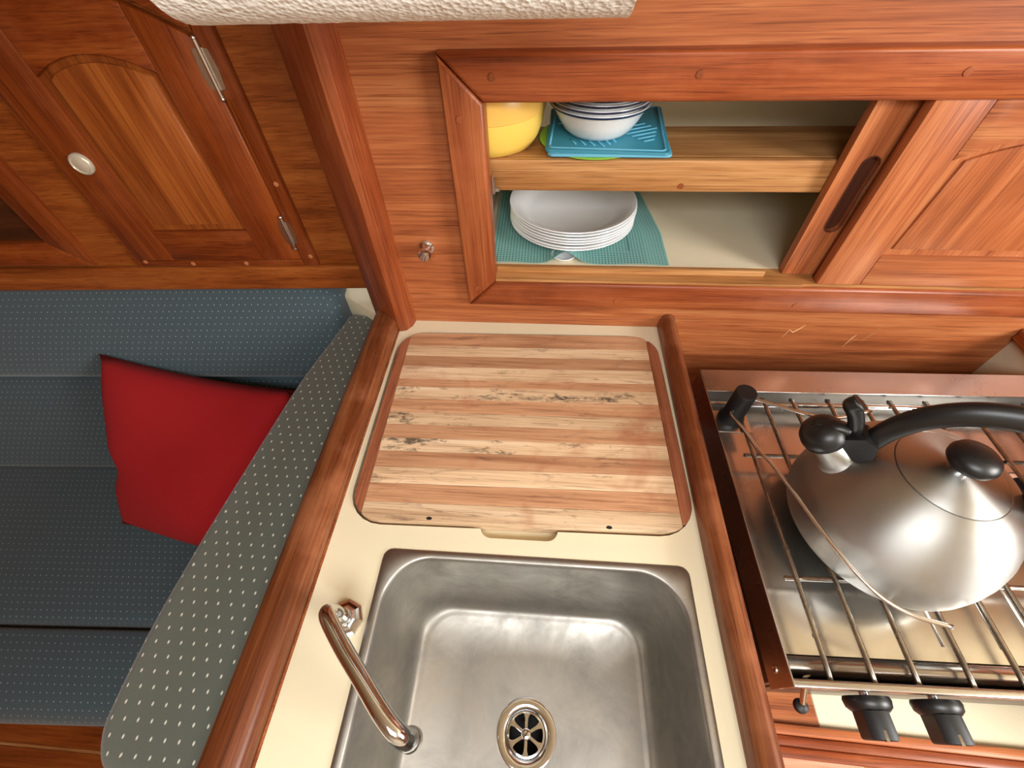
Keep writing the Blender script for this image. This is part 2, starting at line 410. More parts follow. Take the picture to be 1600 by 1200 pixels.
for x, z in ((-0.0659, 0.392), (0.1616, 0.3925), (0.4346, 0.3925), (-0.108, 0.349), (-0.109, 0.0954), (0.123, 0.074), (0.41, 0.074)):
    obj('wood_plug', lathe([(0.0, 0.0012), (0.0042, 0.0010), (0.0046, 0.0)], 16, Matrix.Translation((x, FY, z)) @ Matrix.Rotation(PI / 2, 4, 'X')), M_plug, lk, smooth=40)
# sill tracks for the sliding doors
obj('sill', box(OX0 - 0.01, 0.80, 0.5725, 0.612, 0.094, 0.1115), shelf_wood('x'), lk)
obj('door_track', box(OX0, 0.352, 0.5905, 0.5970, 0.108, 0.1205, 0.0015, 2), shelf_wood('x'), lk)
obj('door_track', box(OX0, 0.405, 0.5685, 0.5715, 0.108, 0.1125, 0.0010, 2), shelf_wood('x'), lk)
# shelf
sh = obj('shelf', box(-0.10, 0.80, 0.6272, 0.730, 0.266, 0.2810, 0.0015, 1), shelf_wood('x'), lk)
obj('shelf_front', box(-0.0995, 0.80, 0.6130, 0.627, 0.2374, 0.2817, 0.003, 2), shelf_wood('x'), sh, smooth=40)
obj('wood_plug', lathe([(0.0, 0.001), (0.004, 0.0008), (0.0043, 0.0)], 14, Matrix.Translation((0.189, 0.6131, 0.246)) @ Matrix.Rotation(PI / 2, 4, 'X')), M_plug, sh, smooth=40)
bm = box(-0.078, -0.0735, 0.592, 0.600, 0.243, 0.268, 0.0008, 1); add_box(bm, -0.0735, -0.067, 0.593, 0.599, 0.246, 0.252, 0.001, 1)
obj('metal_clip', bm, M_nickel, lk, label='small metal catch on the frame beside the shelf')

def arched_door(parent, nm, T, u0, u1, z0, z1, stile, brail, spring, rise, th, wood_f, wood_p, top_rise=0.0, d0=0.0, seg=14, panel_d=0.005):
    """frame-and-panel door; T maps (u, depth, z) with depth negative towards the viewer."""
    a, b = u0 + stile, u1 - stile; f = d0 - th
    arc = [(a + (b - a) * k / seg, spring + rise * math.sin(PI * k / seg) ** 0.8) for k in range(seg + 1)]
    top = [(u0 + (u1 - u0) * k / seg, z1 + top_rise * math.sin(PI * k / seg)) for k in range(seg + 1)]
    def ztop(u): k = (u - u0) / (u1 - u0); return z1 + top_rise * math.sin(PI * k)
    def P(poly, n2, ax, bev=0.0022): return obj(n2, prism(poly, f, d0, 'y', bev, 2, 0, M=T), wood_f(ax), dr, smooth=40)
    dr = obj(nm, prism([(a - 0.002, z0 + brail - 0.002), (b + 0.002, z0 + brail - 0.002)] + [(p[0], p[1] + 0.002) for p in arc[::-1]], f + panel_d, d0 - 0.001, 'y', M=T), wood_p('z'), parent)
    P([(u0, z0), (a, z0), (a, ztop(a)), (u0 + (a - u0) * .5, ztop(u0 + (a - u0) * .5)), (u0, ztop(u0))], 'stile', 'z')
    P([(b, z0), (u1, z0), (u1, ztop(u1)), (u1 - (u1 - b) * .5, ztop(u1 - (u1 - b) * .5)), (b, ztop(b))], 'stile', 'z')
    P([(a, z0), (b, z0), (b, z0 + brail), (a, z0 + brail)], 'bottom_rail', 'x')
    P(arc + [(p[0], ztop(p[0])) for p in arc[::-1]], 'top_rail', 'x')
    m = 0.010
    fld = [(a + m, z0 + brail + m), (b - m, z0 + brail + m)] + [(min(max(p[0], a + m), b - m), p[1] - m * 1.05) for p in arc[::-1] if a + m * .6 < p[0] < b - m * .6]
    obj('raised_panel', prism(fld, f + panel_d - 0.0035, f + panel_d, 'y', 0.0033, 2, 0, M=T), wood_p('z'), dr, smooth=40)
    return dr
I4 = Matrix.Identity(4)
# rear sliding door (its finger pull is cut as an oval recess)
cx, cz0, cz1, rr = 0.4150, 0.199, 0.283, 0.0105
slot = [(cx + rr * math.cos(a), cz1 + rr * math.sin(a)) for a in [PI * k / 10 for k in range(11)]] + [(cx + rr * math.cos(a), cz0 + rr * math.sin(a)) for a in [PI + PI * k / 10 for k in range(11)]]
bm = B(); add_box(bm, 0.3810, 0.786, 0.6072, 0.611, 0.113, 0.372)
rect = [(0.3810, 0.113), (0.786, 0.113), (0.786, 0.372), (0.3810, 0.372)]
def ring(poly, y): return [bm.verts.new((p[0], y, p[1])) for p in poly]
ro, ri, bo, bi = ring(rect, 0.597), ring(slot, 0.597), ring(rect, 0.6070), ring(slot, 0.6070)
es = [bm.edges.new((r[k], r[(k + 1) % len(r)])) for r in (ro, ri) for k in range(len(r))]
bmesh.ops.triangle_fill(bm, edges=es, use_beauty=True, use_dissolve=False)
for r, b in ((ro, bo), (ri, bi)):
    for k in range(len(r)): bm.faces.new((r[k], r[(k + 1) % len(r)], b[(k + 1) % len(r)], b[k]))
d1 = obj('sliding_door', bm, teak('z'), lk)
obj('recess_lining', prism([(cx + (p[0] - cx) * 0.98, p[1]) for p in slot], 0.6040, 0.6069, 'y'), wood('walnut_pull_and_shade', 'z', lin(60, 30, 20), lin(86, 46, 32), lin(104, 60, 44)), d1, label='dark oval finger pull recess')
rim = [(cx + (p[0] - cx) * 1.04, p[1] + (0.0006 if p[1] > .24 else -.0006)) for p in slot]
bm = B(); add_tube(bm, [(p[0], 0.5968, p[1]) for p in rim] + [(rim[0][0], 0.5968, rim[0][1])], 0.0011, 6)
obj('recess_rim', bm, wood('walnut_pull_and_shade', 'z', None, None, None), d1, smooth=True)
# front sliding door
arched_door(lk, 'sliding_door', I4, 0.4262, 0.790, 0.1125, 0.372, 0.064, 0.052, 0.299, 0.034, 0.0155, teak, teak, d0=0.5875)

# chrome knob on the wall
kb = thing('latch_knob', 'small chrome mushroom knob on the wall left of the locker', 'knob', (-0.1867, YW, 0.1575))
KM = Matrix.Translation((-0.1867, YW, 0.1595)) @ Matrix.Rotation(PI / 2, 4, 'X') @ Matrix.Scale(1.35, 4)
obj('collar', lathe([(0.0, 0.0), (0.0085, 0.0), (0.0085, 0.002), (0.006, 0.003), (0.0045, 0.006), (0.0045, 0.012), (0.0, 0.012)], 24, KM), M_chrome, kb, smooth=40)
obj('button', lathe([(0.0, 0.012), (0.006, 0.0125), (0.0078, 0.015), (0.0078, 0.018), (0.006, 0.0205), (0.0, 0.0212)], 24, KM), M_chrome, kb, smooth=40)
# scratches in the veneer under the locker
sc_i = 0
for pts in ([(0.4365, -0.018), (0.441, 0.002), (0.449, -0.004), (0.456, 0.004), (0.463, 0.014)], [(0.552, -0.038), (0.556, -0.014), (0.560, -0.006)], [(0.558, -0.026), (0.566, -0.016)], [(0.574, -0.022), (0.583, -0.004), (0.590, 0.016)]):
    o = obj('scratch', tube([(x, YW - 0.0001, z) for x, z in pts], lambda t: 0.0009 * (1 - abs(2 * t - 1) ** 3) + 0.0002, 6, (1, 0.35)), M_scratch, bpy.data.objects['wall_back'])

# ================================================================== SETTEE LOCKERS (left)
def hinge(parent, u, z0, z1):
    h = obj('hinge', tube([L(u, -0.0135, z0), L(u, -0.0135, z1)], 0.0032, 10), M_nickel, parent, smooth=40)
    zm = (z0 + z1) / 2; hh = (z1 - z0) / 2
    for s in (-1, 1):
        poly = [(u, zm - hh * 0.72), (u + s * 0.010, zm - hh * 0.66), (u + s * 0.0125, zm), (u + s * 0.010, zm + hh * 0.66), (u, zm + hh * 0.72)]
        obj('hinge_leaf', prism(poly if s > 0 else poly[::-1], -0.0128, -0.0110, 'y', M=LM), M_nickel, h)
    for z in (z0, z1):
        obj('finial', lathe([(0, -0.004), (0.003, -0.002), (0.0035, 0), (0.003, 0.002), (0, 0.004)], 10, Matrix.Translation(L(u, -0.0135, z))), M_nickel, h, smooth=True)
ll = thing('arched_door_locker', 'varnished teak locker with arched panel door, white knob and two hinges', 'cabinet', tuple(L(-0.28, 0, 0.085)))
# surround moulding
for nm, poly, ax in (('surround_stile', [(-0.138, 0.084), (-0.113, 0.084), (-0.113, 0.55), (-0.138, 0.55)], 'z'),
                     ('surround_stile', [(-0.449, 0.084), (-0.4455, 0.084), (-0.4455, 0.55), (-0.449, 0.55)], 'z'),
                     ('surround_rail', [(-0.445, 0.084), (-0.1385, 0.084), (-0.1385, 0.097), (-0.445, 0.097)], 'x')):
    obj(nm, prism(poly, -0.0105, 0.0, 'y', 0.002, 2, 0, M=LM), teak_left_red(ax), ll, smooth=40)
seg = 12
topz = [(-0.4455 + 0.306 * k / seg, 0.4245 + 0.055 * math.sin(PI * k / seg)) for k in range(seg + 1)]
obj('surround_head', prism(topz + [(-0.1385, 0.55), (-0.4455, 0.55)], -0.0105, 0.0, 'y', M=LM), teak_left_red('x'), ll)
ad = arched_door(ll, 'door', LM, -0.444, -0.1395, 0.0985, 0.4165, 0.070, 0.058, 0.381, 0.024, 0.011, teak_left_red, teak_left, top_rise=0.055, d0=-0.001, panel_d=0.0065)
hinge(ll, -0.139, 0.352, 0.418); hinge(ll, -0.139, 0.122, 0.181)
KM = Matrix.Translation(L(-0.4035, -0.012, 0.272)) @ Matrix.Rotation(LA, 4, 'Z') @ Matrix.Rotation(PI / 2, 4, 'X')
obj('knob', lathe([(0, 0.006), (0.0105, 0.0055), (0.0118, 0.0045), (0.0128, 0.0062), (0.0148, 0.0055), (0.0160, 0.003), (0.0160, 0.0)], 28, KM), M_knobw, ad, smooth=50, label='round ivory push knob')
for u, z in ((-0.122, 0.235), (-0.120, 0.104), (-0.245, 0.0905), (-0.345, 0.0905), (-0.432, 0.096)):
    obj('wood_plug', lathe([(0.0, 0.0008), (0.0036, 0.0007), (0.004, 0.0)], 14, Matrix.Translation(L(u, -0.0106, z)) @ Matrix.Rotation(PI / 2, 4, 'X')), M_scuff, ll, smooth=40)
l2 = thing('open_front_locker', 'teak framed opening of the dark locker at the far left edge', 'cabinet', tuple(L(-0.68, 0, 0.09)))
for nm, poly, ax in (('frame_stile', [(-0.584, 0.138), (-0.534, 0.090), (-0.534, 0.55), (-0.584, 0.50)], 'z'),
                     ('frame_rail', [(-0.90, 0.090), (-0.5345, 0.090), (-0.5845, 0.138), (-0.85, 0.138)], 'x'),
                     ('frame_stile', [(-0.90, 0.0905), (-0.8505, 0.1385), (-0.85, 0.50), (-0.90, 0.55)], 'z')):
    obj(nm, prism(poly, -0.014, 0.0, 'y', 0.004, 2, 0, M=LM), teak_left_red(ax), l2, smooth=40)
obj('interior_shade_panel', prism([(-0.85, 0.138), (-0.584, 0.138), (-0.584, 0.55), (-0.85, 0.55)], -0.003, -0.0005, 'y', M=LM), wood('walnut_pull_and_shade', 'x', lin(50, 26, 12), lin(72, 38, 18), lin(92, 52, 26)), l2)  # flat dark panel, shade of the open locker's interior painted in its colour

# ================================================================== SETTEE
def cushion(name, prof, u0, u1, label, mat, r=0.03, seg=5, group=None):
    """prof: closed (v, z) outline, extruded along u with rounded ends."""
    n = len(prof); cv = sum(p[0] for p in prof) / n; cz = sum(p[1] for p in prof) / n
    bm = B(); rings = []
    us = [(u0 + r * (1 - math.cos(PI / 2 * k / seg)), math.sin(PI / 2 * k / seg)) for k in range(seg + 1)]
    us += [(u0 + r + (u1 - u0 - 2 * r) * k / 12, 1.0) for k in range(1, 12)]
    us += [(u1 - r * (1 - math.cos(PI / 2 * k / seg)), math.sin(PI / 2 * k / seg)) for k in range(seg, -1, -1)]
    for u, s in us:
        ring = []
        for v, z in prof:
            dv, dz = v - cv, z - cz; dl = math.hypot(dv, dz); k = (dl - r * (1 - s)) / dl
            ring.append(bm.verts.new(L(u, cv + dv * k, cz + dz * k)))
        rings.append(ring)
    arc = [0.0]
    for i in range(n): arc.append(arc[-1] + math.hypot(prof[(i + 1) % n][0] - prof[i][0], prof[(i + 1) % n][1] - prof[i][1]))
    uvl = bm.loops.layers.uv.verify()
    for q, (a, b) in enumerate(zip(rings, rings[1:])):
        for i in range(n):
            f = bm.faces.new((a[i], a[(i + 1) % n], b[(i + 1) % n], b[i])); ua, ub = us[q][0], us[q + 1][0]
            for l, uvv in zip(f.loops, ((ua, arc[i]), (ua, arc[i + 1]), (ub, arc[i + 1]), (ub, arc[i]))): l[uvl].uv = uvv
    bm.faces.new(rings[0]); bm.faces.new(rings[-1][::-1])
    o = obj(name, bm, mat, None, True, tuple(L((u0 + u1) / 2, cv, min(p[1] for p in prof))))
    return tag(o, label, 'cushion', group)
def smooth_prof(pts, per=5):
    P = [Vector((p[0], p[1], 0)) for p in pts]; n = len(P); out = []
    for i in range(n):
        a, b, c, d = P[i - 1], P[i], P[(i + 1) % n], P[(i + 2) % n]
        for k in range(per):
            t = k / per; q = 0.5 * ((2 * b) + (c - a) * t + (2 * a - 5 * b + 4 * c - d) * t * t + (3 * b - a - 3 * c + d) * t ** 3); out.append((q.x, q.y))
    return out
cushion('back_cushion', smooth_prof([(0.04, 0.022), (0.0, 0.030), (-0.028, 0.012), (-0.066, -0.045), (-0.093, -0.108), (-0.090, -0.138), (-0.055, -0.158), (0.03, -0.15), (0.06, -0.06)]), -1.45, -0.098,
        'upper blue dotted back cushion under the teak rail', M_fab_b, 0.03)
cushion('back_cushion', smooth_prof([(-0.02, -0.162), (-0.048, -0.165), (-0.085, -0.186), (-0.150, -0.270), (-0.196, -0.352), (-0.14, -0.362), (-0.04, -0.36), (0.03, -0.26), (0.02, -0.18)]), -1.45, -0.110,
        'lower blue dotted back cushion behind the red pillow', M_fab_b, 0.025)
cushion('seat_cushion', smooth_prof([(-0.19, -0.368), (-0.21, -0.360), (-0.35, -0.356), (-0.49, -0.359), (-0.522, -0.372), (-0.524, -0.43), (-0.49, -0.448), (-0.35, -0.45), (-0.21, -0.448), (-0.18, -0.42)]), -1.45, -0.06,
        'rear blue dotted seat cushion under the red pillow', M_fab_b, 0.025)
cushion('seat_cushion', smooth_prof([(-0.533, -0.374), (-0.555, -0.361), (-0.60, -0.359), (-0.65, -0.366), (-0.674, -0.39), (-0.676, -0.43), (-0.65, -0.448), (-0.60, -0.45), (-0.55, -0.448), (-0.532, -0.43)]), -1.45, -0.06,
        'narrow front blue dotted seat cushion at the settee edge', M_fab_b, 0.025)
sb = thing('settee_base', 'teak settee base under the blue seat cushions', 'bench', tuple(L(-0.7, -0.3, -0.872)))
bm = B(); add_box(bm, -1.45, -0.06, -0.655, 0.0, -0.475, -0.452, M=LM); obj('seat_board', bm, teak_left('x'), sb)
bm = B(); add_box(bm, -1.45, -0.06, -0.655, -0.637, -0.872, -0.4755, M=LM); obj('front_panel', bm, teak_left('x'), sb)
bm = B(); add_box(bm, -1.45, -0.16, 0.062, 0.075, -0.4515, 0.0, M=LM); obj('back_board', bm, teak_left('x'), sb)

def soft_prism(poly, z0, z1, r, seg=6):
    n = len(poly); nm = []
    A = sum(poly[i][0] * poly[(i + 1) % n][1] - poly[(i + 1) % n][0] * poly[i][1] for i in range(n)); sg = 1 if A > 0 else -1
    for i in range(n):
        a, b, c = Vector(poly[i - 1]), Vector(poly[i]), Vector(poly[(i + 1) % n])
        t = ((b - a).normalized() + (c - b).normalized()).normalized(); nm.append(Vector((-t.y, t.x)) * sg)     # inward
    levels = [(r * 0.5, z0)] + [(0.0, z0 + r)] + [(r * (1 - math.cos(PI / 2 * k / seg)), z1 - r + r * math.sin(PI / 2 * k / seg)) for k in range(seg + 1)]
    bm = B(); rings = [[bm.verts.new((poly[i][0] + nm[i].x * d, poly[i][1] + nm[i].y * d, z)) for i in range(n)] for d, z in levels]
    for a, b in zip(rings, rings[1:]):
        for i in range(n): bm.faces.new((a[i], a[(i + 1) % n], b[(i + 1) % n], b[i]))
    bm.faces.new(rings[0][::-1]); bm.faces.new(rings[-1]); return bm
# end bolster standing against the galley bulkhead
left = [(-0.391, 0.630), (-0.408, 0.56), (-0.432, 0.4526), (-0.451, 0.263), (-0.463, 0.153), (-0.471, 0.0575), (-0.470, -0.018), (-0.462, -0.044), (-0.445, -0.063), (-0.420, -0.073)]
sp = [(p.x, p.y) for p in spline([(x, y, 0) for x, y in left], 4)]
poly = sp + [(-0.345, -0.076), (-0.3205, -0.066), (-0.3205, 0.61), (-0.345, 0.632)]
bm = soft_prism(poly[::-1], -0.35, -0.022, 0.018)
for v in bm.verts:
    if v.co.z > -0.04: v.co.z += 0.004 * math.sin(v.co.y * 9) - 0.010 * max(0, (-0.37 - v.co.x) / 0.09) ** 2
o = obj('end_bolster', bm, M_fab_g, None, True, (-0.39, 0.28, -0.35), uv=True)
tag(o, 'tall grey dotted bolster cushion along the sink bulkhead', 'cushion')

# red pillow: bilinear patch between four corners, puffed both ways
def pillow():
    TL, TR, BL, BR = L(-0.602, -0.088, -0.068), L(-0.205, -0.135, -0.130), L(-0.606, -0.338, -0.338), L(-0.215, -0.430, -0.335)
    nrm = (TR - TL).cross(BL - TL).normalized()
    if nrm.y > 0: nrm = -nrm
    N = 26; bm = B(); sides = []
    for s in (1, -1):
        g = []
        for i in range(N + 1):
            row = []
            for j in range(N + 1):
                a, b = i / N, j / N; p = TL.lerp(TR, a).lerp(BL.lerp(BR, a), b)
                ex, ey = 4 * a * (1 - a), 4 * b * (1 - b)
                cen = TL.lerp(TR, .5).lerp(BL.lerp(BR, .5), .5)
                p = p.lerp(cen, 0.055 * (ex * (1 - ey) + ey * (1 - ex)) )       # edges pulled in
                if a < 0.3: p = p + (TR - TL) * 0.045 * math.exp(-((b - 0.63) / 0.08) ** 2) * (1 - a / 0.3)
                h = 0.085 * (ex ** 0.40) * (ey ** 0.40) * (1 + 0.06 * math.sin(9 * a + 4 * b) + 0.05 * math.sin(13 * b - 3 * a))
                row.append((p + nrm * (h * (0.75 if s > 0 else -0.25))))
            g.append(row)
        sides.append(g)
    va = [[bm.verts.new(p) for p in r] for r in sides[0]]
    vb = [[va[i][j] if i in (0, N) or j in (0, N) else bm.verts.new(sides[1][i][j]) for j in range(N + 1)] for i in range(N + 1)]
    for g in (va, vb):
        for i in range(N):
            for j in range(N):
                try: bm.faces.new((g[i][j], g[i + 1][j], g[i + 1][j + 1], g[i][j + 1]))
                except ValueError: pass
    o = obj('throw_pillow', bm, M_red, None, True, tuple(BL.lerp(BR, .5)))
    return tag(o, 'plain red square throw pillow leaning in the settee corner', 'pillow')
pillow()

# ================================================================== COUNTER
ct = thing('countertop', 'cream moulded galley counter with teak side rails', 'counter', (0, 0.2, -0.03))
slab = obj('slab', box(-0.262, 0.232, -0.34, 0.5855, -0.03, 0.0), M_cream, None)
cuts = []
cuts.append(obj('c1', prism(rrect(-0.182, 0.182, -0.235, 0.160, 0.055), -0.06, 0.02, 'z'), M_cream))
cuts.append(obj('c2', prism(rrect(-0.2555, 0.2055, 0.1985, 0.5585, (0.05, 0.05, 0.06, 0.05)), -0.0165, 0.02, 'z', M=rotz(0.9, (-0.025, 0.377, 0))), M_cream))
bm = prism(rrect(-0.070, 0.030, 0.1865, 0.225, 0.014), -0.0160, 0.02, 'z'); cuts.append(obj('c3', bm, M_cream))
apply_bool(slab, cuts)
for v in slab.data.vertices: v.co -= ct.location
slab.parent = ct
fl = [(-0.2655, 0.0), (-0.262, 0.016), (-0.268, 0.027), (-0.279, 0.0315), (-0.293, 0.0315), (-0.304, 0.027), (-0.309, 0.016), (-0.3125, -0.012), (-0.3185, -0.012), (-0.3185, -0.035), (-0.2655, -0.035)]
bm = B(); add_prism(bm, fl, -0.36, 0.598, 'y'); obj('fiddle_rail', bm, fiddle_wood('y'), ct, smooth=50, label='wide rounded teak rail beside the settee')
fr = [(0.2090, 0.0), (0.2095, 0.018), (0.2125, 0.027), (0.2185, 0.0315), (0.2260, 0.0315), (0.2325, 0.027), (0.2355, 0.018), (0.2355, -0.035), (0.2090, -0.035)]
bm = B(); prism_r = add_prism(bm, fr, -0.36, 0.5855, 'y')
obj('fiddle_rail', bm, fiddle_wood('y'), ct, smooth=50, label='narrow rounded teak rail beside the stove')
obj('side_panel', box(0.2095, 0.2325, -0.34, 0.5855, -0.87, -0.0355), teak_red('z'), ct)

# ================================================================== CUTTING BOARD
cb = thing('cutting_board', 'striped butcher block cutting board set flush into the cream counter', 'cutting board', (-0.0205, 0.377, -0.016))
BX0, BX1, BY0, BY1, BR_ = -0.2500, 0.2035, 0.2025, 0.5525, 0.042
BM = rotz(0.9, (-0.025, 0.377, 0))
def span(y):
    xl, xr = BX0, BX1
    for yc, sg in ((BY0 + BR_, -1), (BY1 - BR_, 1)):
        d = (y - yc) * sg
        if d > 0: k = BR_ - math.sqrt(max(0, BR_ * BR_ - d * d)); xl += k; xr -= k
    return xl, xr
EL, ER = -0.2335, 0.1860
bounds = [0.5525, 0.5195, 0.4965, 0.4715, 0.4440, 0.4275, 0.4030, 0.3765, 0.3540, 0.3295, 0.3070, 0.2815, 0.2560, 0.2285, 0.2025]
pale = [0, 1, 0, 1, 0, 1, 0, 1, 0, 1, 0, 1, 0, 1]
strips = []
for i, (yb, ya) in enumerate(zip(bounds, bounds[1:])):
    ys = [ya + 0.00025 + (yb - ya - 0.0005) * k / 10 for k in range(11)]
    if i == 13: ys[0] = BY0
    lft = [(max(span(y)[0], EL), y) for y in ys]; rgt = [(min(span(y)[1], ER), y) for y in ys]
    poly = rgt + lft[::-1]
    zt = 0.0040 + random.uniform(-0.0002, 0.0002)
    strips.append(obj('strip', prism(poly, -0.0160, zt, 'z', 0.0004, 1, 1, M=BM), (strip_mold if i in (5, 7, 9) else strip_pale if pale[i] else strip_pink)('x'), cb))
for s in (-1, 1):
    ys = [BY0 + (BY1 - BY0) * k / 60 for k in range(61)]
    if s < 0: pts = [(span(y)[0], y) for y in ys if span(y)[0] < EL - 0.0008]; poly = [(EL - 0.0004, p[1]) for p in (pts[0], pts[-1])] + pts[::-1]
    else: pts = [(span(y)[1], y) for y in ys if span(y)[1] > ER + 0.0008]; poly = pts + [(ER + 0.0004, p[1]) for p in (pts[-1], pts[0])]
    obj('end_strip', prism(poly, -0.0160, 0.0040, 'z', 0.0005, 1, 1, M=BM), strip_end('y'), cb)
for x, y in ((-0.1386, 0.2060), (0.0954, 0.2075)):
    obj('dowel_hole', lathe([(0, 0.0044), (0.0028, 0.0043), (0.003, 0.003)], 12, Matrix.Translation((x, y, 0)) @ Matrix.Diagonal((1.4, 0.8, 1, 1))), M_dark, cb)

# ================================================================== SINK
sk = thing('sink', 'rectangular stainless steel sink basin set into the cream counter', 'sink', (0, -0.035, -0.16))
NA = 360
def polar_rr(x0, x1, y0, y1, r, z, c=(0.0, -0.036)):
    """rounded rectangle sampled by angle, so that loops bridge one to one"""
    out = []
    hx, hy = (x1 - x0) / 2, (y1 - y0) / 2; mx, my = (x0 + x1) / 2, (y0 + y1) / 2
    for i in range(NA):
        a = 2 * PI * i / NA; dx, dy = math.cos(a), math.sin(a); lo, hi = 0.0, 1.0
        for _ in range(40):
            t = (lo + hi) / 2; qx, qy = abs(c[0] + dx * t - mx) - (hx - r), abs(c[1] + dy * t - my) - (hy - r)
            sd = math.hypot(max(qx, 0), max(qy, 0)) + min(max(qx, qy), 0) - r
            if sd < 0: lo = t
            else: hi = t
        out.append((c[0] + dx * lo, c[1] + dy * lo, z))
    return out
loops = [polar_rr(-0.1885, 0.1880, -0.250, 0.1665, 0.012, 0.0002), polar_rr(-0.1870, 0.1865, -0.2485, 0.1650, 0.012, 0.0020),
         polar_rr(-0.1800, 0.1795, -0.2400, 0.1585, 0.055, 0.0022), polar_rr(-0.1780, 0.1775, -0.2380, 0.1565, 0.054, 0.0005),
         polar_rr(-0.1765, 0.1760, -0.2365, 0.1550, 0.053, -0.006), polar_rr(-0.1690, 0.1690, -0.2290, 0.1480, 0.050, -0.060),
         polar_rr(-0.1620, 0.1625, -0.2220, 0.1410, 0.048, -0.115), polar_rr(-0.1585, 0.1590, -0.2185, 0.1375, 0.046, -0.130),
         polar_rr(-0.1530, 0.1535, -0.2130, 0.1320, 0.044, -0.1405), polar_rr(-0.1465, 0.1475, -0.2065, 0.1260, 0.040, -0.1455),
         polar_rr(-0.1435, 0.1445, -0.2035, 0.1230, 0.038, -0.1450), polar_rr(-0.1410, 0.1420, -0.2010, 0.1205, 0.037, -0.1470)]
dc = (-0.0012, -0.0060)
for q, z in ((0.5, -0.1480), (0.2, -0.1490), (0.0, -0.1496)):
    lp = []
    for i in range(NA):
        a = 2 * PI * i / NA; ex, ey = dc[0] + 0.0375 * math.cos(a), dc[1] + 0.0375 * math.sin(a)
        o = loops[11][i] if True else None; lp.append((o[0] * q + ex * (1 - q), o[1] * q + ey * (1 - q), z))
    loops.append(lp)
bm = B(); rings = [[bm.verts.new(p) for p in lp] for lp in loops]
for a, b in zip(rings, rings[1:]):
    for i in range(NA): bm.faces.new((a[i], a[(i + 1) % NA], b[(i + 1) % NA], b[i]))
so = obj('basin', bm, M_sink, sk, smooth=60)
DM = Matrix.Translation((dc[0], dc[1], -0.1496))
dr = obj('drain', lathe([(0.0378, 0.0008), (0.0368, 0.0014), (0.030, 0.0006), (0.0255, -0.0010), (0.0240, -0.0035), (0.0235, -0.010)], 48, DM), M_chrome, sk, smooth=50)
obj('drain_well', lathe([(0.0235, -0.010), (0.0230, -0.03), (0.0, -0.03)], 40, DM), M_dark, dr)
obj('strainer_ring', lathe([(0.0238, -0.0040), (0.0238, -0.0028), (0.0215, -0.0024), (0.0205, -0.0040)], 40, DM, closed=True), M_chrome, dr, smooth=40)
for k in range(6):
    Mk = DM @ Matrix.Rotation(k * PI / 3 + 0.52, 4, 'Z')
    poly = [(0.004, -0.0018), (0.016, -0.0015), (0.0195, -0.0026), (0.0222, -0.0060), (0.0222, 0.0060), (0.0195, 0.0026), (0.016, 0.0015), (0.004, 0.0018)]
    obj('strainer_spoke', prism(poly, -0.0040, -0.0024, 'z', 0.0005, 1, 1, M=Mk), M_chrome, dr)
obj('strainer_hub', lathe([(0.0, -0.0012), (0.0045, -0.0015), (0.0062, -0.0026), (0.0062, -0.0042)], 24, DM), M_chrome, dr, smooth=40)
obj('screw_slot', box(-0.004, 0.004, -0.0006, 0.0006, -0.0014, -0.0009, M=DM @ Matrix.Rotation(0.9, 4, 'Z')), M_dark, dr)

# ================================================================== FAUCET
fc = thing('faucet', 'small curved chrome spout faucet on the counter beside the sink', 'faucet', (-0.2130, 0.0835, 0.0))
FM = Matrix.Translation((-0.2130, 0.0835, 0))
obj('base', lathe([(0.0, 0.010), (0.011, 0.010), (0.013, 0.0085), (0.014, 0.006), (0.0175, 0.0050), (0.0205, 0.0035), (0.0210, 0.0)], 8, FM), M_chrome, fc)
obj('collar', lathe([(0.0, 0.018), (0.0088, 0.018), (0.0095, 0.0165), (0.0095, 0.008)], 28, FM), M_chrome, fc, smooth=40)
sp = spline([(-0.2130, 0.0835, 0.010), (-0.2130, 0.0835, 0.034), (-0.2140, 0.0820, 0.051), (-0.2090, 0.0745, 0.0595), (-0.1850, 0.0500, 0.062), (-0.1560, 0.0240, 0.0650), (-0.1340, 0.0035, 0.065), (-0.1180, -0.0100, 0.061), (-0.1100, -0.0150, 0.050), (-0.1075, -0.0155, 0.041)], 7)
obj('spout', tube(sp, lambda t: 0.0085 + (0.0012 * max(0, (t - 0.6) / 0.4)), 18), M_chrome, fc, smooth=True)
obj('nozzle', lathe([(0.0, 0.030), (0.0095, 0.030), (0.0105, 0.032), (0.0105, 0.042), (0.009, 0.044), (0, 0.044)], 24, Matrix.Translation((-0.1073, -0.0155, 0))), M_nickel, fc, smooth=40)

# ================================================================== STOVE
SM = Matrix.Translation((0.2650, 0.4863, 0.0)) @ Matrix.Rotation(math.radians(1.2), 4, 'Z')
def S(a, b, c): return SM @ Vector((a, -b, c))
SW, SD = 0.545, 0.434
st = thing('stove', 'stainless steel galley stove top with wire grate and two black knobs', 'stove', (0.53, 0.27, -0.20))
def sbox(a0, a1, b0, b1, c0, c1, bev=0.0, seg=2): return box(a0, a1, -b1, -b0, c0, c1, bev, seg, M=SM)
def sadd(bm, a0, a1, b0, b1, c0, c1, bev=0.0, seg=2): return add_box(bm, a0, a1, -b1, -b0, c0, c1, bev, seg, M=SM)
PZ = -0.042
bm = sbox(0.0, 0.0022, 0.0, SD, -0.055, 0.0, 0.0008, 1)
lp = obj('side_plate', bm, M_stain, st, smooth=40)
obj('screw', lathe([(0, 0.0012), (0.002, 0.0012), (0.0028, 0.0018), (0.0042, 0.0012), (0.0045, 0)], 16, Matrix.Translation(S(0.0, SD - 0.018, -0.030)) @ Matrix.Rotation(math.radians(1.2), 4, 'Z') @ Matrix.Rotation(-PI / 2, 4, 'Y')), M_nickel, lp, smooth=40)
